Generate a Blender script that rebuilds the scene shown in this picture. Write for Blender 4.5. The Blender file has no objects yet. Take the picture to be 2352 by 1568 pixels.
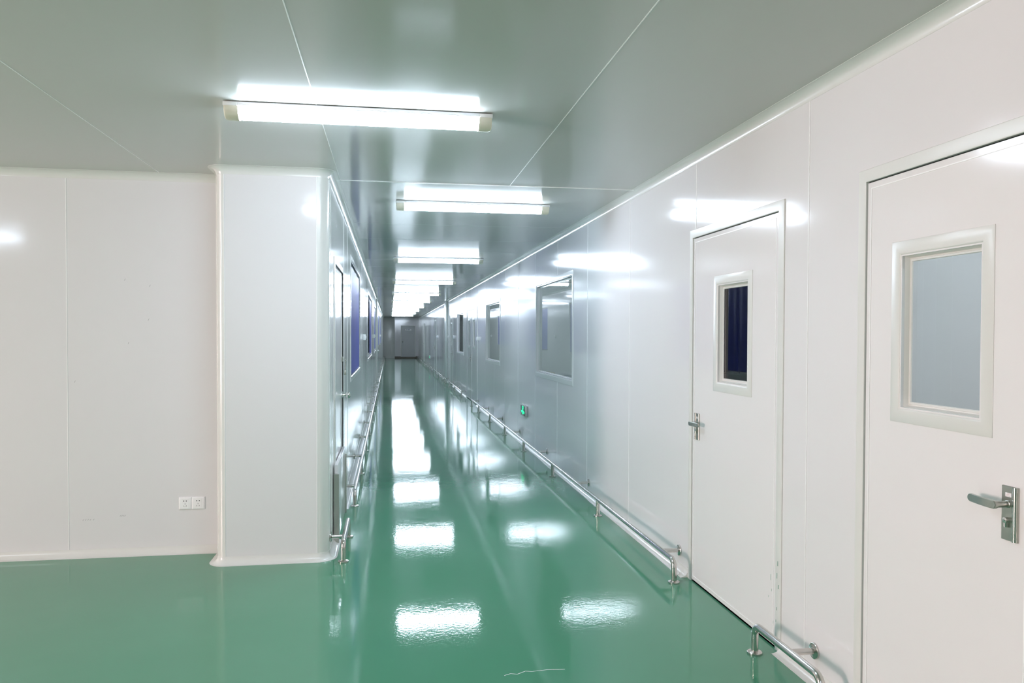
import bpy, bmesh, math, random
from mathutils import Vector, Matrix
random.seed(4)
scene = bpy.context.scene
COL = scene.collection
PI = math.pi

# ------------------------------------------------------------------ camera
H = 1.51
YAW, PITCH, ROLL = .1580, -.0198, .0029
cd = bpy.data.cameras.new('camera')
cam = bpy.data.objects.new('camera', cd); COL.objects.link(cam)
w = Vector((math.sin(YAW)*math.cos(PITCH), math.cos(YAW)*math.cos(PITCH), math.sin(PITCH)))
r0 = Vector((math.cos(YAW), -math.sin(YAW), 0)); u0 = r0.cross(w)
rr = r0*math.cos(ROLL) + u0*math.sin(ROLL); uu = u0*math.cos(ROLL) - r0*math.sin(ROLL)
m = Matrix((rr, uu, -w)).transposed().to_4x4(); m.translation = Vector((0, 0, H))
cam.matrix_world = m
cd.sensor_width = 36; cd.lens = 36*1759.3/2352; cd.shift_y = 19.7/2352
cd.clip_start = .05; cd.clip_end = 200
scene.camera = cam

# ------------------------------------------------------------------ world, view, light settings
scene.view_settings.view_transform = 'Standard'; scene.view_settings.look = 'None'
scene.view_settings.gamma = 1; scene.view_settings.use_curve_mapping = False
scene.view_settings.exposure = 1.2
TUBE = (.83, .955, 1.12); TUBE_POWER = 22.8
DAY = (1.0, .69, .70); DAY_POWER = 246.0
wd = bpy.data.worlds.new('world'); scene.world = wd; wd.use_nodes = True
wd.node_tree.nodes['Background'].inputs[0].default_value = (.9, .95, 1, 1)
wd.node_tree.nodes['Background'].inputs[1].default_value = .6
cy = scene.cycles
cy.max_bounces = 10; cy.diffuse_bounces = 5; cy.glossy_bounces = 6; cy.transparent_max_bounces = 12
cy.transmission_bounces = 6; cy.sample_clamp_indirect = 8.0; cy.caustics_reflective = True; cy.caustics_refractive = False
cy.blur_glossy = .3

# ground plan (metres; the camera stands at x=0, y=0)
XR, XL = 1.84, -.405          # the two corridor walls
YP, YW = 5.231, 5.553         # face of the corner column, wall beside it
XC = -1.127                   # hidden side of the column
CL = 2.60                     # ceiling
YE = 50.0                     # end of the corridor
XA, YB = -7.6, -6.0           # far sides of the open bay

ld = bpy.data.lights.new('window_daylight', 'AREA'); ld.shape = 'RECTANGLE'
ld.size = 1.7; ld.size_y = 1.7; ld.energy = DAY_POWER; ld.color = DAY
lo = bpy.data.objects.new('window_daylight', ld); COL.objects.link(lo)
lo.location = (XA-.35, .9, 1.35); lo.rotation_euler = (0, -PI/2, 0)

# ------------------------------------------------------------------ materials
def mat(name, base=(.8, .8, .8), rough=.4, metal=0, spec=.5, coat=0, coat_rough=.05, emit=None, power=0):
    M = bpy.data.materials.new(name); M.use_nodes = True
    b = M.node_tree.nodes['Principled BSDF']
    b.inputs['Base Color'].default_value = (*base, 1); b.inputs['Roughness'].default_value = rough
    b.inputs['Metallic'].default_value = metal; b.inputs['Specular IOR Level'].default_value = spec
    b.inputs['Coat Weight'].default_value = coat; b.inputs['Coat Roughness'].default_value = coat_rough
    if emit:
        b.inputs['Emission Color'].default_value = (*emit, 1); b.inputs['Emission Strength'].default_value = power
    return M

def noise_to(M, scale3, nscale, detail=3, bump=None, dist=.001, var=None, rough_var=None):
    nt = M.node_tree; b = nt.nodes['Principled BSDF']
    tc = nt.nodes.new('ShaderNodeNewGeometry'); mp = nt.nodes.new('ShaderNodeMapping')
    mp.inputs['Scale'].default_value = scale3
    nz = nt.nodes.new('ShaderNodeTexNoise'); nz.inputs['Scale'].default_value = nscale; nz.inputs['Detail'].default_value = detail
    nt.links.new(tc.outputs['Position'], mp.inputs['Vector']); nt.links.new(mp.outputs[0], nz.inputs['Vector'])
    if bump:
        bp = nt.nodes.new('ShaderNodeBump'); bp.inputs['Strength'].default_value = bump; bp.inputs['Distance'].default_value = dist
        nt.links.new(nz.outputs['Fac'], bp.inputs['Height'])
        prev = b.inputs['Normal'].links[0].from_socket if b.inputs['Normal'].links else None
        if prev: nt.links.new(prev, bp.inputs['Normal'])
        nt.links.new(bp.outputs[0], b.inputs['Normal'])
        if b.inputs['Coat Weight'].default_value > 0: nt.links.new(bp.outputs[0], b.inputs['Coat Normal'])
    if var:
        cr = nt.nodes.new('ShaderNodeValToRGB')
        cr.color_ramp.elements[0].position = .3; cr.color_ramp.elements[1].position = .7
        cr.color_ramp.elements[0].color = (*var[0], 1); cr.color_ramp.elements[1].color = (*var[1], 1)
        nt.links.new(nz.outputs['Fac'], cr.inputs[0]); nt.links.new(cr.outputs[0], b.inputs['Base Color'])
    if rough_var:
        mr = nt.nodes.new('ShaderNodeMapRange'); mr.inputs['To Min'].default_value = rough_var[0]; mr.inputs['To Max'].default_value = rough_var[1]
        nt.links.new(nz.outputs['Fac'], mr.inputs['Value']); nt.links.new(mr.outputs[0], b.inputs['Roughness'])
    return M

M = {}
M['panel'] = noise_to(mat('painted_steel_panel', (.812, .80, .802), .105, spec=.40), (9, 9, .25), 2.2, 2, bump=.10, dist=.0012)
M['ceiling'] = noise_to(mat('ceiling_panel', (.585, .59, .56), .115, spec=.36), (.5, 6, 1), 2.0, 2, bump=.08, dist=.0012)
M['door'] = mat('door_paint', (.845, .825, .82), .125, spec=.40)
M['trim'] = mat('white_aluminium_profile', (.80, .80, .765), .22, coat=.3, coat_rough=.1)
M['frame'] = mat('frame_profile', (.76, .765, .73), .3)
M['winframe'] = mat('glossy_window_profile', (.82, .83, .81), .16)
M['column'] = mat('grey_column_cladding', (.58, .62, .60), .2)
M['seal'] = mat('white_sealant', (.97, .97, .96), .3)
M['gasket'] = mat('dark_gap', (.02, .022, .02), .6)
M['steel'] = noise_to(mat('stainless_steel', (.62, .60, .57), .2, metal=1), (1, 1, 1), 40, 2, rough_var=(.14, .26))
M['brushed'] = noise_to(mat('brushed_steel', (.50, .50, .46), .32, metal=1), (1, 1, 1), 60, 2, rough_var=(.26, .38))
M['chrome'] = mat('bright_chrome', (.78, .77, .75), .08, metal=1)
M['enddoor'] = mat('grey_door_paint', (.50, .52, .52), .3)
M['plastic'] = mat('white_plastic', (.95, .95, .95), .3)
M['cream'] = mat('cream_plastic', (.80, .77, .64), .35)
M['fixture'] = mat('white_sheet_metal', (.82, .82, .84), .35)
M['lens'] = mat('lit_diffuser', (.9, .9, .9), .3, emit=TUBE, power=TUBE_POWER)
M['black'] = mat('black_slot', (.015, .015, .015), .5)
M['scuff'] = mat('grey_scuff', (.30, .30, .29), .6)
M['drip'] = mat('green_paint_drip', (.22, .42, .33), .4)
M['curtain'] = mat('blue_curtain', (.10, .11, .50), .38)
M['navy'] = mat('navy_blind', (.03, .036, .24), .6)
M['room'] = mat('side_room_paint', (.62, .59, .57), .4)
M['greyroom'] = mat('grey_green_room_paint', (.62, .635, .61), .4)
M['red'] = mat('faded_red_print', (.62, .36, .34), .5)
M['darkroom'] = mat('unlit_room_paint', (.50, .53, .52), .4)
M['kick'] = mat('brown_kick_strip', (.16, .13, .10), .5)
M['exitbox'] = mat('exit_sign_housing', (.60, .61, .60), .35, metal=.6)
M['exitface'] = mat('exit_sign_face', (.02, .05, .04), .25)
M['green'] = mat('lit_green', (.05, .6, .35), .4, emit=(.005, .40, .17), power=1.0)
M['ink'] = mat('blue_ink', (.02, .06, .18), .5)
M['tabletop'] = mat('grey_tabletop', (.40, .42, .41), .3)
M['table'] = mat('dark_tabletop', (.06, .075, .08), .35)
M['wood'] = mat('tan_board', (.45, .30, .14), .5)

f = mat('green_epoxy', (.105, .30, .185), .32, spec=.0, coat=1.0, coat_rough=.052)
noise_to(f, (1, 1, 1), .55, 4, var=((.075, .285, .165), (.105, .315, .195)))
noise_to(f, (1, .6, 1), 2.3, 3, bump=.28, dist=.004)
noise_to(f, (1, 1, 1), 10, 2, bump=.4, dist=.0006)
noise_to(f, (1, 1, 1), 55, 2, bump=.45, dist=.0005)
M['floor'] = f

g = bpy.data.materials.new('clear_glass'); g.use_nodes = True
nt = g.node_tree; nt.nodes.remove(nt.nodes['Principled BSDF'])
tr = nt.nodes.new('ShaderNodeBsdfTransparent'); tr.inputs[0].default_value = (.90, .94, .92, 1)
gl = nt.nodes.new('ShaderNodeBsdfGlossy'); gl.inputs['Roughness'].default_value = .012
fr = nt.nodes.new('ShaderNodeFresnel'); fr.inputs[0].default_value = 1.52
mx = nt.nodes.new('ShaderNodeMixShader')
gm = nt.nodes.new('ShaderNodeNewGeometry'); iv = nt.nodes.new('ShaderNodeMath'); iv.operation = 'SUBTRACT'; iv.inputs[0].default_value = 1
mu = nt.nodes.new('ShaderNodeMath'); mu.operation = 'MULTIPLY'; fr.inputs[0].default_value = 1.75
nt.links.new(gm.outputs['Backfacing'], iv.inputs[1]); nt.links.new(iv.outputs[0], mu.inputs[1]); nt.links.new(fr.outputs[0], mu.inputs[0])
nt.links.new(mu.outputs[0], mx.inputs[0]); nt.links.new(tr.outputs[0], mx.inputs[1]); nt.links.new(gl.outputs[0], mx.inputs[2])
nt.links.new(mx.outputs[0], nt.nodes['Material Output'].inputs[0])
M['glass'] = g

# ------------------------------------------------------------------ mesh builder
class MB:
    """collects geometry in world metres; build() links it as ONE object"""
    def __init__(self): self.bm = bmesh.new(); self.slot = 0
    def face(self, pts):
        vs = [self.bm.verts.new(p) for p in pts]
        fc = self.bm.faces.new(vs); fc.material_index = self.slot; return fc
    def box(self, a, b, bevel=0, seg=1):
        a, b = [min(x, y) for x, y in zip(a, b)], [max(x, y) for x, y in zip(a, b)]
        t = bmesh.new()
        bmesh.ops.create_cube(t, size=1)
        for v in t.verts:
            v.co = Vector([(a[i]+b[i])/2 + v.co[i]*(b[i]-a[i]) for i in range(3)])
        if bevel: bmesh.ops.bevel(t, geom=t.edges[:], offset=bevel, segments=seg, affect='EDGES', profile=.5)
        self.merge(t); return self
    def merge(self, t, mtx=None):
        if mtx: bmesh.ops.transform(t, matrix=mtx, verts=t.verts[:])
        mp = {v: self.bm.verts.new(v.co) for v in t.verts}
        for fc in t.faces:
            try: n = self.bm.faces.new([mp[v] for v in fc.verts]); n.material_index = self.slot
            except ValueError: pass
        t.free()
    def grid(self, rows, close_u=False, close_v=False):
        """rows of points joined to a skin"""
        V = [[self.bm.verts.new(p) for p in r] for r in rows]
        n, k = len(V), len(V[0])
        for i in range(n if close_v else n-1):
            for j in range(k if close_u else k-1):
                q = [V[i][j], V[i][(j+1) % k], V[(i+1) % n][(j+1) % k], V[(i+1) % n][j]]
                fc = self.bm.faces.new(q); fc.material_index = self.slot
        return V
    def tube(self, pts, r, n=14, caps=True):
        pts = [Vector(p) for p in pts]; rows = []
        d0 = (pts[1]-pts[0]).normalized()
        ref = Vector((0, 0, 1)) if abs(d0.z) < .9 else Vector((1, 0, 0))
        x = d0.cross(ref).normalized()
        for i, p in enumerate(pts):
            d = (pts[min(i+1, len(pts)-1)]-pts[max(i-1, 0)]).normalized()
            x = (x - d*x.dot(d)).normalized(); y = d.cross(x)
            rows.append([p + (x*math.cos(a)+y*math.sin(a))*r for a in [2*PI*k/n for k in range(n)]])
        V = self.grid(rows, close_u=True)
        if caps:
            for R in (V[0][::-1], V[-1]):
                fc = self.bm.faces.new(R); fc.material_index = self.slot
        return self
    def lathe(self, origin, axis, prof, n=20):
        """prof: (radius, height along the axis)"""
        o = Vector(origin); a = Vector(axis).normalized()
        x = a.orthogonal().normalized(); y = a.cross(x)
        rows = [[o + a*h + (x*math.cos(t)+y*math.sin(t))*max(rad, 1e-4) for t in [2*PI*k/n for k in range(n)]] for rad, h in prof]
        self.grid(rows, close_u=True); return self
    def prism(self, poly, ext):
        """polygon of world points pushed along a vector"""
        e = Vector(ext); A = [self.bm.verts.new(Vector(p)) for p in poly]; B = [self.bm.verts.new(Vector(p)+e) for p in poly]
        k = len(A)
        fs = [self.bm.faces.new(A[::-1]), self.bm.faces.new(B)]
        for i in range(k): fs.append(self.bm.faces.new([A[i], A[(i+1) % k], B[(i+1) % k], B[i]]))
        for fc in fs: fc.material_index = self.slot
        return self
    def build(self, name, mats, parent=None, origin=None, smooth=True, recalc=True):
        if recalc: bmesh.ops.recalc_face_normals(self.bm, faces=self.bm.faces[:])
        base = Vector((0, 0, 0))
        if parent is not None:
            p = parent
            while p is not None: base += p.location; p = p.parent
        o_loc = Vector(origin) - base if origin is not None else Vector((0, 0, 0))
        for v in self.bm.verts: v.co -= base + o_loc
        me = bpy.data.meshes.new(name); self.bm.to_mesh(me); self.bm.free()
        for k in (mats if isinstance(mats, (list, tuple)) else [mats]): me.materials.append(M[k])
        if smooth:
            me.shade_smooth(); me.set_sharp_from_angle(angle=math.radians(32))
        o = bpy.data.objects.new(name, me); COL.objects.link(o)
        o.location = o_loc
        if parent is not None: o.parent = parent
        return o

def tag(o, label, cat, group=None, kind=None):
    o['label'] = label; o['category'] = cat
    if group: o['group'] = group
    if kind: o['kind'] = kind
    return o
def thing(name, loc, label, cat, group=None, kind=None):
    o = bpy.data.objects.new(name, None); o.empty_display_size = .1; COL.objects.link(o); o.location = loc
    return tag(o, label, cat, group, kind)
def copy_tree(o, parent=None):
    c = o.copy(); COL.objects.link(c)
    if parent is not None: c.parent = parent
    for ch in list(o.children): copy_tree(ch, c)
    return c

# wall frames: (s along the wall, t up, n out of the wall into the hall)
def RW(s, t, n=0): return Vector((XR-n, s, t))
def LW(s, t, n=0): return Vector((XL+n, s, t))
def FW(s, t, n=0): return Vector((s, YW-n, t))
def EW(s, t, n=0): return Vector((s, YE-n, t))

def wbox(mb, F, s0, s1, t0, t1, n0, n1, bevel=0, seg=1):
    a, b = F(s0, t0, n0), F(s1, t1, n1); mb.box(a, b, bevel, seg); return mb

def wall(F, s0, s1, holes, thick=.05, seams=(), z0=0, z1=CL):
    """a panel wall with openings, reveals and sealed panel joints"""
    mb = MB()
    S = sorted({s0, s1, *[h[0] for h in holes], *[h[1] for h in holes]}); T = sorted({z0, z1, *[h[2] for h in holes], *[h[3] for h in holes]})
    inside = lambda s, t: any(h[0] < s < h[1] and h[2] < t < h[3] for h in holes)
    for i in range(len(S)-1):
        for j in range(len(T)-1):
            if inside((S[i]+S[i+1])/2, (T[j]+T[j+1])/2): continue
            for n in (0, -thick):
                mb.face([F(S[i], T[j], n), F(S[i+1], T[j], n), F(S[i+1], T[j+1], n), F(S[i], T[j+1], n)])
    for a, b, c, d in holes:
        for (p, q) in (((a, c), (b, c)), ((b, c), (b, d)), ((b, d), (a, d)), ((a, d), (a, c))):
            mb.face([F(*p, 0), F(*q, 0), F(*q, -thick), F(*p, -thick)])
    mb.slot = 1
    for s in seams:
        cuts = sorted([(h[2], h[3]) for h in holes if h[0]-.06 < s < h[1]+.06])
        t = z0+.05
        for c, d in cuts + [(z1-.05, None)]:
            mb.slot = 1 if s < 12 else 0
            hw = .0025 if s < 12 else .0016
            if c-.055 > t: wbox(mb, F, s-hw, s+hw, t, c-(.055 if d else 0), -.001, hw*.7)
            if d: t = d+.055
    return mb

def ring(mb, F, s0, s1, t0, t1, prof, floor=False):
    """sweep profile (inset from the rectangle, height above the wall) round it with mitred corners; floor: three-sided"""
    rows = []
    for i, n in prof:
        if floor: rows.append([F(s0+i, t0, n), F(s0+i, t1-i, n), F(s1-i, t1-i, n), F(s1-i, t0, n)])
        else: rows.append([F(s0+i, t0+i, n), F(s0+i, t1-i, n), F(s1-i, t1-i, n), F(s1-i, t0+i, n)])
    mb.grid(rows, close_u=not floor); return mb

FLANGE = [(0, 0), (0, .003), (.002, .004), (.042, .006), (.046, .005), (.050, .001), (.062, -.026), (.066, -.027), (.068, -.024), (.074, -.024), (.076, -.028)]
def glazed(parent, F, s0, s1, t0, t1, prof=FLANGE, pane_n=-.030, frame_name='window_frame'):
    fr = ring(MB(), F, s0, s1, t0, t1, prof).build(frame_name, 'frame' if prof is FLANGE else 'winframe', parent)
    i = prof[-1][0]-.004
    wbox(MB(), F, s0+i, s1-i, t0+i, t1-i, pane_n-.006, pane_n).build('glass_pane', 'glass', parent)
    return fr

# ------------------------------------------------------------------ floor and ceiling
mb = MB()
mb.face([(XA, YB, 0), (XR+.06, YB, 0), (XR+.06, YE, 0), (XA, YE, 0)])
mb.slot = 1
def on_floor(pts, wd_):
    for (x0, y0), (x1, y1) in zip(pts, pts[1:]):
        d = Vector((x1-x0, y1-y0, 0)).normalized(); n = Vector((-d.y, d.x, 0))*wd_
        mb.face([Vector((x0, y0, .0004))-n, Vector((x1, y1, .0004))-n, Vector((x1, y1, .0004))+n, Vector((x0, y0, .0004))+n])
on_floor([(.50, 3.33), (.53, 3.345), (.56, 3.335), (.60, 3.36), (.63, 3.352), (.70, 3.36), (.78, 3.352)], .0016)
tag(mb.build('floor', ['floor', 'seal'], smooth=False), 'glossy green epoxy floor running from the open bay down the whole corridor', 'floor', kind='structure')

mb = MB()
mb.face([(XA, YB, CL), (XR+.06, YB, CL), (XR+.06, YE, CL), (XA, YE, CL)])
mb.slot = 1
YJ = 5.556
for x in (-6.34, -5.14, -3.94, -2.74, -1.54, -.345, .865):
    mb.box((x-.0022, YB, CL-.001), (x+.0022, YJ if x > -1 else YW, CL+.001))
mb.box((XL+.02, YJ-.006, CL-.004), (XR, YJ+.006, CL+.001), .001)
mb.slot = 0
for k in range(35):
    y = 7.66+k*1.21
    mb.box((XL+.02, y-.0015, CL-.0006), (XR, y+.0015, CL+.001))
tag(mb.build('ceiling', ['ceiling', 'seal'], smooth=False), 'low grey-white metal panel ceiling with thin sealed joints', 'ceiling', kind='structure')

# ------------------------------------------------------------------ right wall and its openings
D1 = (3.373, 4.521, 0, 2.155); D2 = (1.889, 2.793, 0, 2.158)
WIN_R = [(7.591, 9.636, .988, 2.175), (12.82, 14.794, .985, 2.139), (19.362, 21.279, .985, 2.130)]
DD = (16.22, 18.46, 0, 2.125); D3 = (22.55, 23.75, 0, 2.125); D4 = (30.77, 31.9, 0, 2.12); D5 = (41.3, 42.5, 0, 2.12)
cut = lambda h: (h[0]+.05, h[1]-.05, h[2], h[3]-.05)
winc = lambda h: (h[0]+.06, h[1]-.06, h[2]+.06, h[3]-.06)
seams_r = [-4.5, -3.2, -1.95, -.65, .65, 3.167, 4.439, 5.742, 7.03, 8.336, 9.645, 10.972, 12.274, 13.583, 14.877] + [16.15+1.3*k for k in range(26)]
tag(wall(RW, YB, YE, [cut(h) for h in (D1, D2, DD, D3, D4, D5)] + [winc(h) for h in WIN_R], .05, seams_r).build('wall_right', ['panel', 'seal'], smooth=False),
    'long white metal panel wall with doors and windows along the corridor', 'wall', kind='structure')

DOORF = [(0, 0), (0, .004), (.002, .006), (.046, .009), (.050, .007), (.0505, -.045)]
def door_leaf(name, F, h, label, leaves=1, trimband=.022):
    s0, s1, _, t1 = h
    root = thing(name, F((s0+s1)/2, 0, 0), label, 'door', kind='structure')
    ring(MB(), F, s0, s1, 0, t1, DOORF, floor=True).build('door_frame', 'frame', root)
    g_ = MB(); ring(g_, F, s0+.0505, s1-.0505, .0008, t1-.0505, [(0, -.006), (0, -.044), (.03, -.044), (.03, -.048), (0, -.048)]); g_.build('dark_gap', 'gasket', root)
    a, b = s0+.054, s1-.054; wd_ = (b-a)/leaves
    out = []
    for k in range(leaves):
        l0, l1 = a+k*wd_+(.002 if k else 0), a+(k+1)*wd_-(.002 if k < leaves-1 else 0)
        mb = MB()
        ring(mb, F, l0, l1, .010, t1-.055, [(0, -.040), (0, .0), (.0012, .0015), (trimband, .0015)])
        mb.slot = 1
        ring(mb, F, l0, l1, .010, t1-.055, [(trimband, .0015), (trimband, .003), (trimband+.004, .003), (trimband+.004, .0012)])
        mb.slot = 2
        i = trimband+.004
        out.append((mb, l0, l1, i))
    return root, out, t1

def leaf_face(mb, F, l0, l1, t0, t1, hole=None):
    """plain leaf skin with an optional opening for the vision panel"""
    S = sorted({l0, l1, *(hole[:2] if hole else ())}); T = sorted({t0, t1, *(hole[2:] if hole else ())})
    for i in range(len(S)-1):
        for j in range(len(T)-1):
            if hole and hole[0] < (S[i]+S[i+1])/2 < hole[1] and hole[2] < (T[j]+T[j+1])/2 < hole[3]: continue
            for n in (.0012, -.038): mb.face([F(S[i], T[j], n), F(S[i+1], T[j], n), F(S[i+1], T[j+1], n), F(S[i], T[j+1], n)])
    if hole:
        a, b, c, d = hole
        for p, q in (((a, c), (b, c)), ((b, c), (b, d)), ((b, d), (a, d)), ((a, d), (a, c))):
            mb.face([F(*p, .0012), F(*q, .0012), F(*q, -.038), F(*p, -.038)])

def lever_handle(root, F, sc, t0, t1, zl, direction, edge):
    """plate with a half-round rib on the lock-edge side, lever, keyed cylinder, sticker"""
    e = edge
    hd = MB(); wbox(hd, F, sc-.030, sc+.030, t0, t1, .001, .009, .0012)
    o = hd.build('handle_plate', 'brushed', root)
    rb = MB()
    c = sc + e*.020
    rows = [[F(c+.008*math.cos(a), z, .008+.007*math.sin(a)) for a in [PI*k/10 for k in range(11)]] for z in (t0+.0005, t1-.0005)]
    rb.grid(rows); rb.build('rib', 'steel', o)
    if True:
        lv = MB()
        s = sc - e*.006
        lv.lathe(F(s, zl, .008), F(s, zl, 1)-F(s, zl, 0), [(.0112, 0), (.0112, .004), (.0096, .005), (.0096, .053), (.0005, .053)], 20)
        rows = []; N_ = 26; L = .126; hh = .0124
        for k in range(N_+1):
            q = .5-.5*math.cos(PI*k/N_); d = L*q
            e_ = min(d, L-d)
            h_ = hh*math.sqrt(max(0, 1-(1-min(e_/hh, 1))**2)); h_ = max(h_, .0006)
            ps = s + direction*(d-hh); pn = .055+.003*math.sin(PI*min(q*1.25, 1))-.009*q*q; th = .004
            rows.append([F(ps, zl-h_, pn-th), F(ps, zl+h_, pn-th), F(ps, zl+h_, pn+th*.7), F(ps, zl+h_*.88, pn+th), F(ps, zl-h_*.88, pn+th), F(ps, zl-h_, pn+th*.7)])
        V = lv.grid(rows, close_u=True)
        lv.bm.faces.new(V[0]); lv.bm.faces.new(V[-1][::-1])
        lv.build('lever', 'brushed', o)
    ky = MB(); zc = t0+(t1-t0)*.38
    ky.lathe(F(sc-e*.006, zc, .008), F(0, 0, 1)-F(0, 0, 0), [(.0085, 0), (.0085, .012), (.0005, .0125)], 18)
    wbox(ky, F, sc-e*.006-.0050, sc-e*.006+.0050, zc-.022, zc-.004, .008, .0195, .002)
    ky.slot = 1; wbox(ky, F, sc-e*.006-.0042, sc-e*.006+.0042, zc-.0008, zc+.0008, .0195, .0208)
    ky.build('key_cylinder', ['chrome', 'black'], o)
    st = MB(); wbox(st, F, sc-e*.006-.013, sc-e*.006+.009, t1-.032, t1-.020, .0085, .0095); st.slot = 1
    for dz in (-.0035, .0005, .004): wbox(st, F, sc-e*.006-.011, sc-e*.006+.006-dz, t1-.0262+dz, t1-.0254+dz, .0095, .0097)
    st.build('sticker', ['plastic', 'red'], o)
    return o

def panel_door(name, F, h, win, handle, label):
    root, lv, t1 = door_leaf(name, F, h, label)
    mb, l0, l1, i = lv[0]
    leaf_face(mb, F, l0+i, l1-i, .010+i, t1-.055-i, (win[0]+.055, win[1]-.055, win[2]+.055, win[3]-.055) if win else None)
    mb.build('door_leaf', ['door', 'seal', 'door'], root, smooth=False)
    if win: glazed(root, F, *win, frame_name='vision_panel_frame')
    if handle: lever_handle(root, F, *handle)
    return root

d1 = panel_door('door_1', RW, D1, (3.694, 4.169, 1.192, 1.848), (4.390, .880, 1.040, .980, -1, 1),
    'white metal door with a narrow dark vision panel beside the long steel rail')
d2 = panel_door('door_2', RW, D2, (2.098, 2.587, 1.196, 1.855), (2.021, .897, 1.061, 1.007, 1, -1),
    'nearest white metal door with a large pale grey-teal vision panel')
dr = MB()
for (s, z, l) in ((3.398, .42, .022), (3.403, .36, .026), (3.390, .31, .018), (3.406, .20, .014), (3.410, .14, .012), (3.478, .33, .03), (3.468, .27, .012), (3.453, .18, .014), (3.498, .23, .01), (3.448, .12, .012)):
    wbox(dr, RW, s-.0009, s+.0009, z-l/2, z+l/2, .0, .0095 if s < 3.424 else .002)
dr.build('paint_drips', 'drip', d1)

# windows of the corridor's right side
SLIM = [(0, 0), (0, .003), (.002, .005), (.042, .006), (.048, .005), (.052, .000), (.056, -.006), (.058, -.030), (.062, -.031), (.062, -.026), (.070, -.026), (.072, -.036), (.078, -.036), (.080, -.040)]
lab_w = ['nearest long corridor window, above the green exit sign', 'wide corridor window halfway between the double door and the exit sign', 'dark corridor window just before the half column']
for k, h in enumerate(WIN_R):
    root = thing('window_%d' % (k+1), RW((h[0]+h[1])/2, h[2], 0), lab_w[k], 'window', kind='structure')
    glazed(root, RW, *h, prof=SLIM, pane_n=-.036)

def narrow_windows(root, F, spots, z0, z1):
    for a, b in spots: glazed(root, F, a, b, z0, z1, frame_name='vision_panel_frame')
root, lvs, t1 = door_leaf('door_3', RW, DD, 'white double door with two slim vision panels, off the corridor between two windows', leaves=2)
spots = [(16.68, 17.17), (17.69, 18.18)]
for (mb, l0, l1, i), sp in zip(lvs, spots):
    leaf_face(mb, RW, l0+i, l1-i, .010+i, t1-.055-i, (sp[0]+.055, sp[1]-.055, 1.255, 1.83))
    mb.build('door_leaf', ['door', 'seal', 'door'], root, smooth=False)
narrow_windows(root, RW, spots, 1.20, 1.885)
lever_handle(root, RW, 17.47, .88, 1.06, .98, -1, -1)
panel_door('door_4', RW, D3, (22.92, 23.37, 1.18, 1.875), (22.67, .88, 1.05, .965, 1, -1), 'white corridor door with slim vision panel immediately before the half column')
panel_door('door_5', RW, D4, None, (31.76, .90, 1.07, 1.0, -1, 1), 'plain grey door in the first stretch of wall past the half column')
panel_door('door_6', RW, D5, None, (42.34, .90, 1.07, 1.0, -1, 1), 'plain grey door near the far end of the corridor wall')

# ------------------------------------------------------------------ left corridor wall, column, bay wall
LD1 = (5.738, 6.728, 0, 2.08); LD2 = (23.6, 24.553, 0, 2.1)
WIN_L = [(8.127, 10.656, 1.015, 2.34), (14.428, 17.603, 1.01, 2.32), (20.0, 22.2, 1.015, 2.31), (26.8, 29.75, 1.07, 2.28), (32.5, 35.6, 1.07, 2.27)]
RC0, RC1 = .060, .075
seams_l = [5.45, 6.968, 7.533, 11.378, 12.288, 13.355, 18.427, 21.566] + [25.0+1.28*k for k in range(19)]
tag(wall(LW, YP+RC1, YE, [cut(h) for h in (LD1, LD2)] + [winc(h) for h in WIN_L], .05, seams_l).build('wall_left', ['panel', 'seal'], smooth=False),
    'mirror-glossy white corridor wall with blue curtained windows', 'wall', kind='structure')
mb = MB()
mb.face([(XC+RC0, YP, 0), (XL-RC1, YP, 0), (XL-RC1, YP, CL), (XC+RC0, YP, CL)])
mb.face([(XC, YP+RC0, 0), (XC, YW, 0), (XC, YW, CL), (XC, YP+RC0, CL)])
tag(mb.build('wall_column', 'panel', smooth=False), 'boxed white corner column at the mouth of the corridor', 'column', kind='structure')
def arc(cx, cy_, r, a0, a1, n=10): return [(cx+r*math.cos(a0+(a1-a0)*k/n), cy_+r*math.sin(a0+(a1-a0)*k/n)) for k in range(n+1)]
tn = 0
def trim(mb, mats, label, cat, smooth=True):
    global tn; tn += 1
    return tag(mb.build('trim_%d' % tn, mats, smooth=smooth), label, cat, kind='structure')
for pts, lab in ((arc(XC+RC0, YP+RC0, RC0, PI, 1.5*PI), 'slim rounded corner post where the column meets the bay wall'),
                 (arc(XL-RC1, YP+RC1, RC1, 1.5*PI, 2*PI), 'broad rounded corner post at the corridor edge of the column')):
    mb = MB(); mb.grid([[(x, y, z) for x, y in pts] for z in (.0, CL)])
    mb.slot = 1
    for (x, y), (dx, dy) in ((pts[0], (pts[1][0]-pts[0][0], pts[1][1]-pts[0][1])), (pts[-1], (pts[-2][0]-pts[-1][0], pts[-2][1]-pts[-1][1]))):
        mb.box((x-.002, y-.002, .05), (x+.002, y+.002, CL-.05), .0008)
    trim(mb, ['trim', 'seal'], lab, 'corner post')

mb = wall(FW, XA, XC, [], .05, [-2.143, -3.34, -4.54, -5.74, -6.94])
mb.slot = 2
for px in (-2.055, -2.04, -2.025, -2.01, -1.99, -1.82, -1.81, -1.80, -1.79):
    z = .245+.02*(px > -1.9)
    mb.face([FW(px, z, .0006), FW(px+.003, z, .0006), FW(px+.010, z+.010, .0006), FW(px+.008, z+.010, .0006)])
for px, z in ((-1.78, 1.87), (-1.62, 1.83), (-1.63, 1.60), (-1.76, 1.44), (-2.10, 1.18)):
    mb.face([FW(px, z, .0006), FW(px+.002, z, .0006), FW(px+.008, z+.014, .0006), FW(px+.006, z+.014, .0006)])
tag(mb.build('wall_bay', ['panel', 'seal', 'scuff'], smooth=False), 'plain white panel wall of the open bay, with grey scuffs', 'wall', kind='structure')

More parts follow.
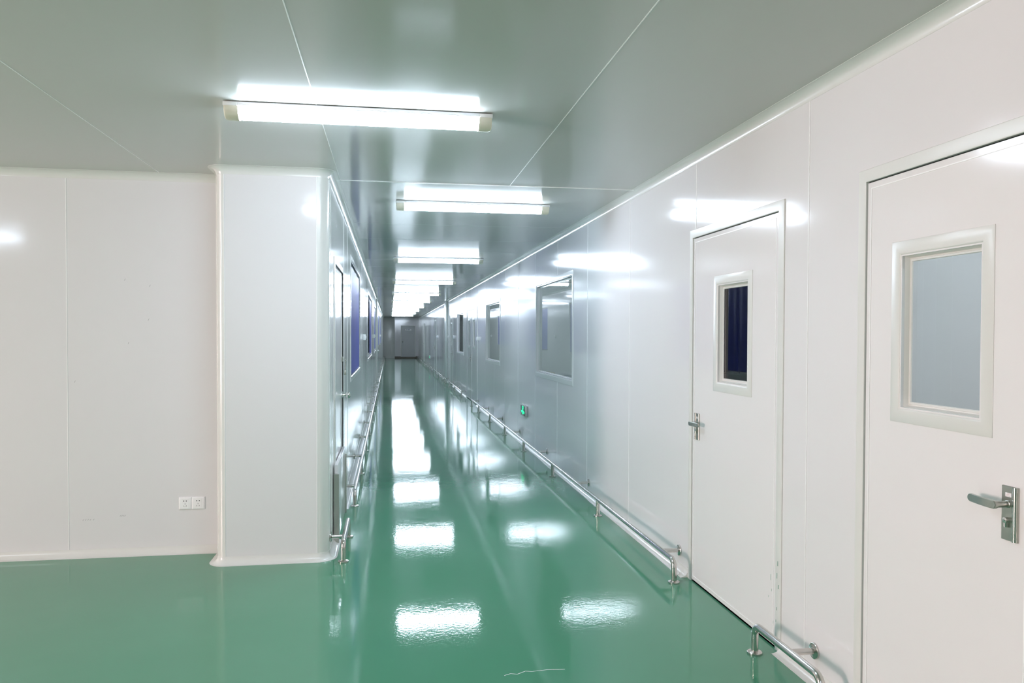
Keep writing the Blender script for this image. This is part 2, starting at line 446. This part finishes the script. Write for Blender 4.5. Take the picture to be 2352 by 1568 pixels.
# far sides of the bay, out of the picture but standing there
WB = (-.1, 1.9, .55, 2.2)
def AW(s, t, n=0): return Vector((XA+n, s, t))
tag(wall(AW, YB, YW, [winc(WB)], .05, [-4.4, -3.2, -2, 2.6, 3.8]).build('wall_far_left', ['panel', 'seal'], smooth=False), 'white panel wall closing the bay, with a daylight window', 'wall', kind='structure')
root = thing('window_4', AW(.9, .55, 0), 'large clear daylight window of the bay', 'window', kind='structure'); glazed(root, AW, *WB, prof=SLIM, pane_n=-.036)
def BW(s, t, n=0): return Vector((s, YB+n, t))
tag(wall(BW, XA, XR, [], .05, [-5, -3.8, -2.6, -1.4, -.2, 1]).build('wall_back', ['panel', 'seal'], smooth=False), 'white panel wall behind the viewer', 'wall', kind='structure')

# ------------------------------------------------------------------ cove profiles
R_ = .048
COVE = [(0, -R_-.002), (.0015, -R_-.002), (.0015, -R_)] + [(R_-(R_-.0015)*math.sin(a), -R_+(R_-.0015)*math.cos(a)) for a in [PI/2*(1-k/8) for k in range(9)]] + [(R_, -.0015), (R_+.003, -.0015), (R_+.003, 0)]
def sweep_cove(path, up, name_trim, label, cat, base=False):
    """path: (x, y, nx, ny) with the normal pointing into the hall"""
    mb = MB(); rows = []
    for x, y, nx, ny in path:
        rows.append([(x+nx*d, y+ny*d, (CL+h) if up else -h) for d, h in COVE])
    mb.grid(rows)
    if base: tag(mb.build(name_trim, 'trim'), label, cat, kind='structure')
    else: trim(mb, 'trim', label, cat)
ap0 = [(XC, YW, -1, 0), (XC, YP+RC0, -1, 0)] + [(XC+RC0+RC0*math.cos(a), YP+RC0+RC0*math.sin(a), math.cos(a), math.sin(a)) for a in [PI+PI/2*k/10 for k in range(1, 11)]]
ap1 = [(XL-RC1+RC1*math.cos(a), YP+RC1+RC1*math.sin(a), math.cos(a), math.sin(a)) for a in [1.5*PI+PI/2*k/10 for k in range(11)]]
colpath = ap0+ap1
sweep_cove([(XR, YB, -1, 0), (XR, YE, -1, 0)], True, '', 'white cove moulding along the top of the long door wall', 'cove moulding')
sweep_cove(colpath+[(XL, YE, 1, 0)], True, '', 'white cove moulding round the column top and along the glossy corridor wall', 'cove moulding')
sweep_cove([(XA, YW, 0, -1), (XC, YW, 0, -1)], True, '', 'white cove moulding along the top of the bay wall', 'cove moulding')
sweep_cove([(XA, YW, 0, -1), (XC, YW, 0, -1)], False, 'baseboard_bay', 'white coved skirting at the foot of the bay wall', 'baseboard', base=True)
sweep_cove(colpath+[(XL, LD1[0], 1, 0)], False, 'baseboard_column', 'white coved skirting flaring round the foot of the column', 'baseboard', base=True)
def multi_base(name, X, nx, spans, label):
    mb = MB()
    for a, b in spans:
        V = mb.grid([[(X+nx*d, y, -h) for d, h in COVE] for y in (a, b)])
        for R in V: mb.bm.faces.new(R + [mb.bm.verts.new((X, R[0].co.y, 0))])
    tag(mb.build(name, 'trim'), label, 'baseboard', kind='structure')
multi_base('baseboard_right', XR, -1, [(YB, D2[0]-.002), (D2[1]+.002, D1[0]-.002), (D1[1]+.002, DD[0]-.002), (DD[1]+.002, D3[0]-.002), (D3[1]+.002, D4[0]-.002), (D4[1]+.002, D5[0]-.002), (D5[1]+.002, YE)], 'white coved skirting along the foot of the long door wall')
multi_base('baseboard_left', XL, 1, [(LD1[1]+.002, LD2[0]-.002), (LD2[1]+.002, YE)], 'white coved skirting along the foot of the glossy corridor wall')

# half columns further down
mb = MB(); mb.box((XR-.065, 24.62, 0), (XR, 25.35, CL), .012, 3)
trim(mb, 'column', 'pale grey half column standing out of the door wall', 'half column')
mb = MB(); mb.box((XL, 23.05, 0), (XL+.035, 23.4, CL), .01, 3)
trim(mb, 'trim', 'white strip post standing out of the glossy corridor wall', 'post')

# ------------------------------------------------------------------ left windows and curtains, left doors
lab_l = ['nearest blue-curtained window of the glossy corridor wall', 'second long window of the glossy wall, curtain drawn to its far side', 'blue-curtained window of the glossy wall just before the strip post', 'first blue-curtained window of the glossy wall past the strip post', 'farthest blue-curtained window of the glossy wall']
def curtain(label, s0, s1, z0, z1, depth=-.013):
    mb = MB(); n = int((s1-s0)*40); rows = []
    for z in [z0+(z1-z0)*k/8 for k in range(9)]:
        top = (z-z0)/(z1-z0)
        rows.append([LW(s0+(s1-s0)*k/n, z-(.018*abs(math.sin(k*.55)) if top == 1 else 0), depth+.006*math.sin(k*.9+.25*math.sin(k*.31))*(.6+.4*(1-top))) for k in range(n+1)])
    mb.grid(rows)
    return tag(mb.build('curtain', 'curtain', origin=LW((s0+s1)/2, z0, depth)), label, 'curtain')
for k, h in enumerate(WIN_L):
    root = thing('window_%d' % (k+5), LW((h[0]+h[1])/2, h[2], 0), lab_l[k], 'window', kind='structure')
    glazed(root, LW, *h, prof=SLIM, pane_n=-.036)
curtain('deep blue curtain filling the nearest window of the glossy wall', 8.21, 10.57, 1.08, 2.265)
curtain('deep blue curtain bunched at the far side of the second window', 16.1, 17.52, 1.11, 2.245)
curtain('deep blue curtain in the farthest window of the glossy wall', 32.6, 35.5, 1.135, 2.195)
curtain('deep blue curtain in the window just before the strip post', 20.09, 22.11, 1.12, 2.235)
curtain('deep blue curtain in the first window past the strip post', 26.9, 29.65, 1.14, 2.205)

root, lv, t1 = door_leaf('door_7', LW, LD1, 'white door beside the column, padlocked, with a round knob')
mb, l0, l1, i = lv[0]; leaf_face(mb, LW, l0+i, l1-i, .010+i, t1-.055-i); mb.build('door_leaf', ['door', 'seal', 'door'], root, smooth=False)
def knob(root, F, s, t, scale=1):
    mb = MB()
    mb.lathe(F(s, t, .001), F(0, 0, 1)-F(0, 0, 0), [(.033*scale, 0), (.033*scale, .004), (.028*scale, .008), (.012*scale, .010), (.011*scale, .030), (.018*scale, .034), (.026*scale, .044), (.0285*scale, .056), (.025*scale, .066), (.014*scale, .072), (.0005, .073)], 22)
    return mb.build('door_knob', 'chrome', root)
rs = MB()
wbox(rs, LW, LD1[1]-.056, LD1[1]-.049, .012, t1-.05, 0, .0115); wbox(rs, LW, LD1[0]+.05, LD1[1]-.056, t1-.056, t1-.049, 0, .0115); rs.build('rubber_seal', 'gasket', root)
knob(root, LW, 6.62, .998)
hp = MB(); wbox(hp, LW, 6.575, 6.635, 1.275, 1.325, .0, .006, .001); wbox(hp, LW, 6.655, 6.705, 1.28, 1.32, .006, .012, .001)
hp.tube([LW(6.675, 1.30, .008), LW(6.675, 1.30, .03), LW(6.675, 1.288, .036), LW(6.675, 1.278, .03)], .003, 8)
ho = hp.build('hasp', 'brushed', root)
pl = MB(); wbox(pl, LW, 6.650, 6.700, 1.165, 1.205, .018, .036, .004, 2)
pl.tube([LW(6.663, 1.20, .027), LW(6.663, 1.27, .027), LW(6.668, 1.284, .027), LW(6.675, 1.288, .027), LW(6.682, 1.284, .027), LW(6.687, 1.27, .027), LW(6.687, 1.20, .027)], .0035, 8)
pl.build('padlock', 'brushed', ho)
r2 = panel_door('door_8', LW, LD2, None, None, 'white door in the glossy wall behind the strip post'); knob(r2, LW, 23.72, 1.0, 1.2)

# low guard board across the foot of the padlocked door
gb = thing('door_guard_board', (XL+.03, 6.3, 0), 'low white board slotted across the foot of the padlocked door', 'guard board')
mb = MB(); wbox(mb, LW, 5.68, 6.62, .004, .560, .006, .030, .003, 2); mb.build('board', 'panel', gb)
for s in (5.64, 6.61):
    ch = MB(); wbox(ch, LW, s, s+.03, 0, .50, .004, .041, .001)
    o = ch.build('channel', 'brushed', gb)

# ------------------------------------------------------------------ end of the corridor
tag(wall(EW, XL-.05, XR+.06, [(.74, 1.60, 0, 2.05)], .05, [.33]).build('wall_end', ['panel', 'seal'], smooth=False), 'grey-lit wall closing the far end of the corridor', 'wall', kind='structure')
root, lv, t1 = door_leaf('door_9', EW, (.69, 1.65, 0, 2.10), 'grey door with a small name plate closing the end of the corridor')
mb, l0, l1, i = lv[0]; leaf_face(mb, EW, l0+i, l1-i, .010+i, t1-.055-i); mb.build('door_leaf', ['enddoor', 'frame', 'enddoor'], root, smooth=False)
knob(root, EW, .81, 1.045, 1.3)
sg = MB(); wbox(sg, EW, .975, 1.365, 1.77, 1.88, .002, .008)
sg.slot = 1
for k in range(3):
    x = 1.08+k*.09
    for dx, dz, sx, sz in ((0, .0, .05, .012), (0, .022, .05, .010), (0, -.022, .05, .010), (-.018, 0, .010, .06), (.018, 0, .010, .06)):
        wbox(sg, EW, x+dx-sx/2, x+dx+sx/2, 1.825+dz-sz/2, 1.825+dz+sz/2, .008, .010)
sg.build('name_plate', ['plastic', 'ink'], root)
mb = MB(); mb.box((XL, YE-.16, 0), (.30, YE, CL), .01, 2)
trim(mb, 'trim', 'shallow pier beside the end door', 'pier')
mb = MB(); mb.box((.30, YE-.02, 0), (.69, YE, .10), .003); mb.box((1.65, YE-.02, 0), (XR, YE, .10), .003); mb.box((.68, YE-.03, 0), (1.66, YE-.012, .08), .003)
tag(mb.build('baseboard_end', 'kick'), 'brown kick strip along the foot of the end wall', 'baseboard', kind='structure')

# ------------------------------------------------------------------ rooms behind the glass
def room(name, x0, x1, y0, y1, z1, mname, label):
    mb = MB()
    mb.face([(x1, y0, 0), (x1, y1, 0), (x1, y1, z1), (x1, y0, z1)])
    for y in (y0, y1): mb.face([(x0, y, 0), (x1, y, 0), (x1, y, z1), (x0, y, z1)])
    for z in (-.002, z1): mb.face([(x0, y0, z), (x1, y0, z), (x1, y1, z), (x0, y1, z)])
    tag(mb.build(name, mname, smooth=False), label, 'room wall', kind='structure')
XB = XR+.052
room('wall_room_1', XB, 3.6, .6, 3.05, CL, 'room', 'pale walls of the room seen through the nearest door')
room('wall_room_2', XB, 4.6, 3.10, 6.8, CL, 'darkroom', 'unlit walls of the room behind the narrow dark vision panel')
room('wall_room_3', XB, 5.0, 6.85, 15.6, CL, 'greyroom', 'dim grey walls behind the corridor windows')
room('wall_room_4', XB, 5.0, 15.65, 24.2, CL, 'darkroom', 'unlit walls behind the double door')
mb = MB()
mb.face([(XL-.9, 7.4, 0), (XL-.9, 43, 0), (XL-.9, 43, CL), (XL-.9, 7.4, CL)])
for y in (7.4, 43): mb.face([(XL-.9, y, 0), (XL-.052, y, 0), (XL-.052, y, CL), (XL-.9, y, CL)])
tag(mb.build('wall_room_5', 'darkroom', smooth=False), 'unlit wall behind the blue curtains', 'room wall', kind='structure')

# ------------------------------------------------------------------ ceiling battens
def batten():
    root = thing('batten_light', (0, 0, CL), '', 'ceiling light')
    mb = MB(); mb.box((-.575, -.050, CL-.022), (.575, .050, CL-.003), .003, 2); mb.build('housing', 'fixture', root)
    prof = [(-.049, -.020)] + [(-.049*math.cos(a), -.020-.056*math.sin(a)**.8) for a in [PI*k/14 for k in range(1, 14)]] + [(.049, -.020)]
    mb = MB(); mb.grid([[(x, y, CL+z) for y, z in prof] for x in (-.571, .571)]); mb.build('diffuser', 'lens', root)
    for s in (-1, 1):
        mb = MB(); mb.box((s*.571, -.052, CL-.024), (s*.635, .052, CL-.004), .003, 2)
        cap = mb.build('end_cap', 'plastic', root)
        P = [(y*1.03, z*1.02-.002) for y, z in prof]
        mb = MB()
        rows = [[(s*x, y*k, CL-.020+(z+.020)*k) for y, z in P] for x, k in ((.568, 1), (.618, 1), (.628, .96), (.632, .88))]
        V = mb.grid(rows); mb.bm.faces.new(V[-1]); mb.bm.faces.new(V[0])
        mb.build('cap_cover', 'cream', cap)
    return root
lamp = batten()
spots = [(-.135, 3.807, 'nearest batten light, at the mouth of the corridor, largest of the row')]
names = ['second', 'third', 'fourth', 'fifth', 'sixth', 'seventh', 'eighth', 'ninth', 'farthest']
for k in range(9):
    spots.append((.683, 6.336+4.58*k, '%s batten light along the corridor ceiling, counted from the open bay' % names[k]))
for k, (x, y) in enumerate(((-4.55, 1.95), (-.13, -1.2))):
    spots.append((x, y, ['batten light over the middle of the open bay', 'batten light above the viewer'][k]))
for k, (x, y, lab) in enumerate(spots):
    o = lamp if k == 0 else copy_tree(lamp)
    o.location = (x, y, CL); tag(o, lab, 'ceiling light', 'batten lights on the ceiling')
for x, y, lab in ((3.0, 1.6, 'batten light inside the room behind the nearest door'), (3.9, 9.2, 'batten light inside the room behind the nearest long corridor window'), (3.9, 13.2, 'batten light inside the room behind the middle corridor window')):  # the two battens behind the corridor windows are added to brighten that interior
    o = copy_tree(lamp); o.location = (x, y, CL); tag(o, lab, 'ceiling light', 'batten lights on the ceiling')

# ------------------------------------------------------------------ steel guard rails
ZR, RT = .138, .017
FL = [(.0005, .013), (.019, .013), (.021, .012), (.0335, .010), (.0355, .008), (.0355, .001), (.034, .0), (.0005, .0)]
def guard_rail(X, F, legs, posts, brackets, label, fine=True):
    y0, y1 = legs
    root = thing('guard_rail', (X, y0, 0), label, 'guard rail', 'steel guard rails along the wall feet')
    n = 16 if fine else 8
    rb = .045
    path = [(X, y0, .004), (X, y0, ZR-rb)] + [(X, y0+rb-rb*math.cos(a), ZR-rb+rb*math.sin(a)) for a in [PI/2*k/7 for k in range(1, 8)]] \
        + [(X, y1-rb+rb*math.sin(a), ZR-rb+rb*math.cos(a)) for a in [PI/2*k/7 for k in range(0, 7)]] + [(X, y1, ZR-rb), (X, y1, .004)]
    bar = MB().tube(path, RT, n).build('rail_bar', 'steel', root)
    for y in legs: MB().lathe((X, y, .0), (0, 0, 1), FL, n+4).build('floor_flange', 'steel', bar)
    for y in posts:
        p = MB().tube([(X, y, .004), (X, y, ZR)], RT, n).build('post', 'steel', root)
        MB().lathe((X, y, .0), (0, 0, 1), FL, n+4).build('floor_flange', 'steel', p)
    wx = F(0, 0, 0).x; sg_ = 1 if X < wx else -1
    for y in brackets:
        b = MB().tube([(X, y, ZR-.008), (wx-sg_*.002, y, ZR-.008)], .014, n).build('wall_bracket', 'steel', root)
        MB().lathe((wx, y, ZR-.008), (-sg_, 0, 0), FL, n+4).build('wall_flange', 'steel', b)
    return root
def even(a, b, step=1.7):
    n = max(1, round((b-a)/step)); return [a+(b-a)*k/n for k in range(1, n)]
XG, XH = 1.712, -.306
guard_rail(XG, RW, (2.818, 3.386), [], [3.08], 'short steel guard rail on the strip of wall between the two nearest doors')
guard_rail(XG, RW, (4.435, 16.15), [6.17, 7.97, 9.756, 11.41, 13.16, 14.82], [4.67, 6.94, 8.87, 10.765, 12.48, 14.28, 15.9], 'long steel guard rail from the dark-panel door to the double door, below the exit sign')
guard_rail(XG, RW, (18.55, 22.45), [20.5], [18.75, 20.4, 22.25], 'steel guard rail under the window before the half column')
guard_rail(XG, RW, (23.87, 24.5), [], [24.2], 'stubby steel guard rail at the near face of the half column', False)
guard_rail(XG, RW, (25.5, 30.6), even(25.5, 30.6), [25.75]+even(26.3, 30.4), 'steel guard rail in the first stretch past the half column', False)
guard_rail(XG, RW, (32.1, 41.1), even(32.1, 41.1), [32.3]+even(32.8, 41.0), 'steel guard rail between the two plain grey doors', False)
guard_rail(XG, RW, (42.7, 49.5), even(42.7, 49.5), [42.9]+even(43.4, 49.4), 'farthest steel guard rail on the door wall, reaching the end wall', False)
guard_rail(XH, LW, (5.17, 5.80), [], [5.33], 'short steel guard rail wrapped round the foot of the column')
guard_rail(XH, LW, (6.84, 22.0), [8.42, 10.08, 11.7, 13.3, 14.9, 16.5, 18.1, 19.7, 21.0], [7.1, 8.85, 10.5, 12.2, 13.9, 15.6, 17.2, 18.8, 20.4, 21.7], 'long steel guard rail below the blue-curtained windows')
guard_rail(XH, LW, (22.4, 49.4), even(22.4, 49.4, 1.75), [22.6]+even(23.6, 49.2, 1.75), 'steel guard rail from the strip post to the end of the glossy wall', False)

# ------------------------------------------------------------------ small things on the walls
def outlet(x0, label):
    s = .0845; z0 = .299
    root = thing('power_outlet', FW(x0+s/2, z0, 0), label, 'outlet', 'twin power outlets on the bay wall')
    mb = MB(); 
    rows = [[FW(a, b, n) for a, b in ((x0+i, z0+i), (x0+s-i, z0+i), (x0+s-i, z0+s+.002-i), (x0+i, z0+s+.002-i))] for i, n in ((0, 0), (0, .004), (.001, .0055), (.008, .009), (.009, .0092))]
    V = mb.grid(rows, close_u=True); mb.bm.faces.new(V[-1]); mb.build('cover_plate', 'plastic', root)
    ins = MB(); wbox(ins, FW, x0+.0195, x0+s-.0195, z0+.009, z0+s-.007, .0085, .0102, .0006)
    ins.slot = 1
    cx_ = x0+s/2
    for d in (-.0085, .0085): wbox(ins, FW, cx_+d-.0034, cx_+d+.0034, z0+.0575, z0+.0635, .0095, .0106)
    def slot(px, pz, ang, l=.0085, w_=.0022):
        c, s_ = math.cos(ang), math.sin(ang)
        ins.face([FW(px+a*c-b*s_, pz+a*s_+b*c, .0107) for a, b in ((-l/2, -w_/2), (l/2, -w_/2), (l/2, w_/2), (-l/2, w_/2))])
    slot(cx_, z0+.041, PI/2); slot(cx_-.0075, z0+.026, PI/2+.5); slot(cx_+.0075, z0+.026, PI/2-.5)
    ins.build('socket_insert', ['plastic', 'black'], root)
outlet(-1.4365, 'white five-hole power outlet, the one farther from the column')
outlet(-1.3515, 'white five-hole power outlet, the one closer to the column')

def exit_sign(y0, y1, z0, z1, label):
    root = thing('exit_sign', RW((y0+y1)/2, z0, 0), label, 'exit sign', 'green exit signs low on the door wall')
    mb = MB(); wbox(mb, RW, y0, y1, z0, z1, .001, .036, .002, 2); hs = mb.build('housing', 'exitbox', root)
    mb = MB(); wbox(mb, RW, y0+.012, y1-.012, z0+.010, z1-.010, .034, .0375); fc = mb.build('face_panel', 'exitface', root)
    cx_ = (y0+y1)/2; h = z1-z0; k = h/.145; ws = (y1-y0)/.38
    mb = MB()
    def bx(a, b, c, d): wbox(mb, RW, cx_+a*ws, cx_+b*ws, z0+c*k, z0+d*k, .037, .0395)
    bx(-.05, -.02, .100, .132); bx(.02, .05, .100, .132); bx(-.05, .05, .124, .134); bx(-.05, .05, .096, .104)    # open door outline
    bx(-.035, .035, .066, .098)                                                                                  # trunk
    bx(-.125, -.045, .050, .064); bx(.045, .125, .054, .068); bx(-.125, -.085, .038, .064); bx(.085, .125, .040, .068)   # arms
    bx(-.055, .055, .046, .070); bx(-.065, -.025, .026, .050); bx(.005, .045, .016, .050)                           # legs
    mb.build('green_pictogram', 'green', fc)
    for y in (y0+.05, y1-.05):
        lp = MB(); lp.tube([RW(y, z1, .018), RW(y, z1+.018, .018), RW(y, z1+.022, .014), RW(y, z1+.018, .010)], .0025, 8); lp.build('hanging_hook', 'brushed', root)
exit_sign(10.165, 10.545, .402, .546, 'lit green exit sign low on the wall under the nearest long corridor window')
exit_sign(35.4, 35.8, .40, .546, 'tiny far green exit sign between the two plain grey doors')

def switch_box(F, s, t, label, sz=.088, dp=.040):
    root = thing('switch_box', F(s, t, 0), label, 'switch box', 'small switch boxes on the corridor walls')
    mb = MB(); wbox(mb, F, s-sz/2, s+sz/2, t, t+sz, .001, dp, .004, 2); mb.build('box', 'plastic', root)
    mb = MB(); wbox(mb, F, s-.018, s+.018, t+.022, t+sz-.022, dp, dp+.010, .003, 2); mb.build('rocker', 'plastic', root)
switch_box(LW, 11.87, 1.425, 'white switch box on the glossy wall just past the nearest blue-curtained window')
switch_box(LW, 19.0, 1.425, 'white switch box on the glossy wall between the second and third windows')
switch_box(LW, 31.4, 1.425, 'white switch box far down the glossy wall, before the farthest curtain')
switch_box(RW, 16.03, 1.385, 'white switch box beside the double door')
switch_box(RW, 21.99, 1.40, 'white switch box on the near side of the slim-panel door')
switch_box(RW, 24.1, 1.40, 'white switch box between the slim-panel door and the half column')
switch_box(RW, 29.9, 1.40, 'tiny white switch box before the first plain grey door')

# seen dimly through the narrow vision panel: a blinded window on the far wall of that room
def RM(s, t, n=0): return Vector((s, 6.80-n, t))
bw = thing('window_10', RM(2.75, 1.12, 0), 'unlit inner window with a navy blind, seen through the narrow vision panel', 'window', kind='structure')
ring(MB(), RM, 2.36, 3.30, 1.10, 2.26, [(0, 0), (0, .03), (.05, .03), (.055, .0)]).build('window_frame', 'darkroom', bw)
mb = MB(); wbox(mb, RM, 2.42, 3.24, 1.167, 2.20, .004, .012); mb.build('blind', 'navy', bw)

# worktable just inside the nearest long window
tb = thing('work_table', (2.4, 10.1, 0), 'grey work table just inside the nearest long corridor window', 'table')
mb = MB(); mb.box((2.02, 9.1, .905), (2.75, 11.3, .94), .004); mb.build('table_top', 'tabletop', tb)
for x in (2.07, 2.70):
    for y in (9.15, 11.25):
        mb = MB(); mb.box((x-.02, y-.02, 0), (x+.02, y+.02, .905), .003); mb.build('leg', 'brushed', tb)
mb = MB(); mb.box((2.08, 9.31, .94), (2.36, 9.9, .985), .006, 2)
tag(mb.build('equipment_case', 'table', origin=(2.2, 9.6, .94)), 'flat dark case lying on the work table behind the window', 'case')
mb = MB(); mb.box((2.1, 10.56, .94), (2.3, 10.9, .978), .004)
tag(mb.build('tan_box', 'wood', origin=(2.2, 10.7, .94)), 'low tan box at the far part of the work table', 'box')
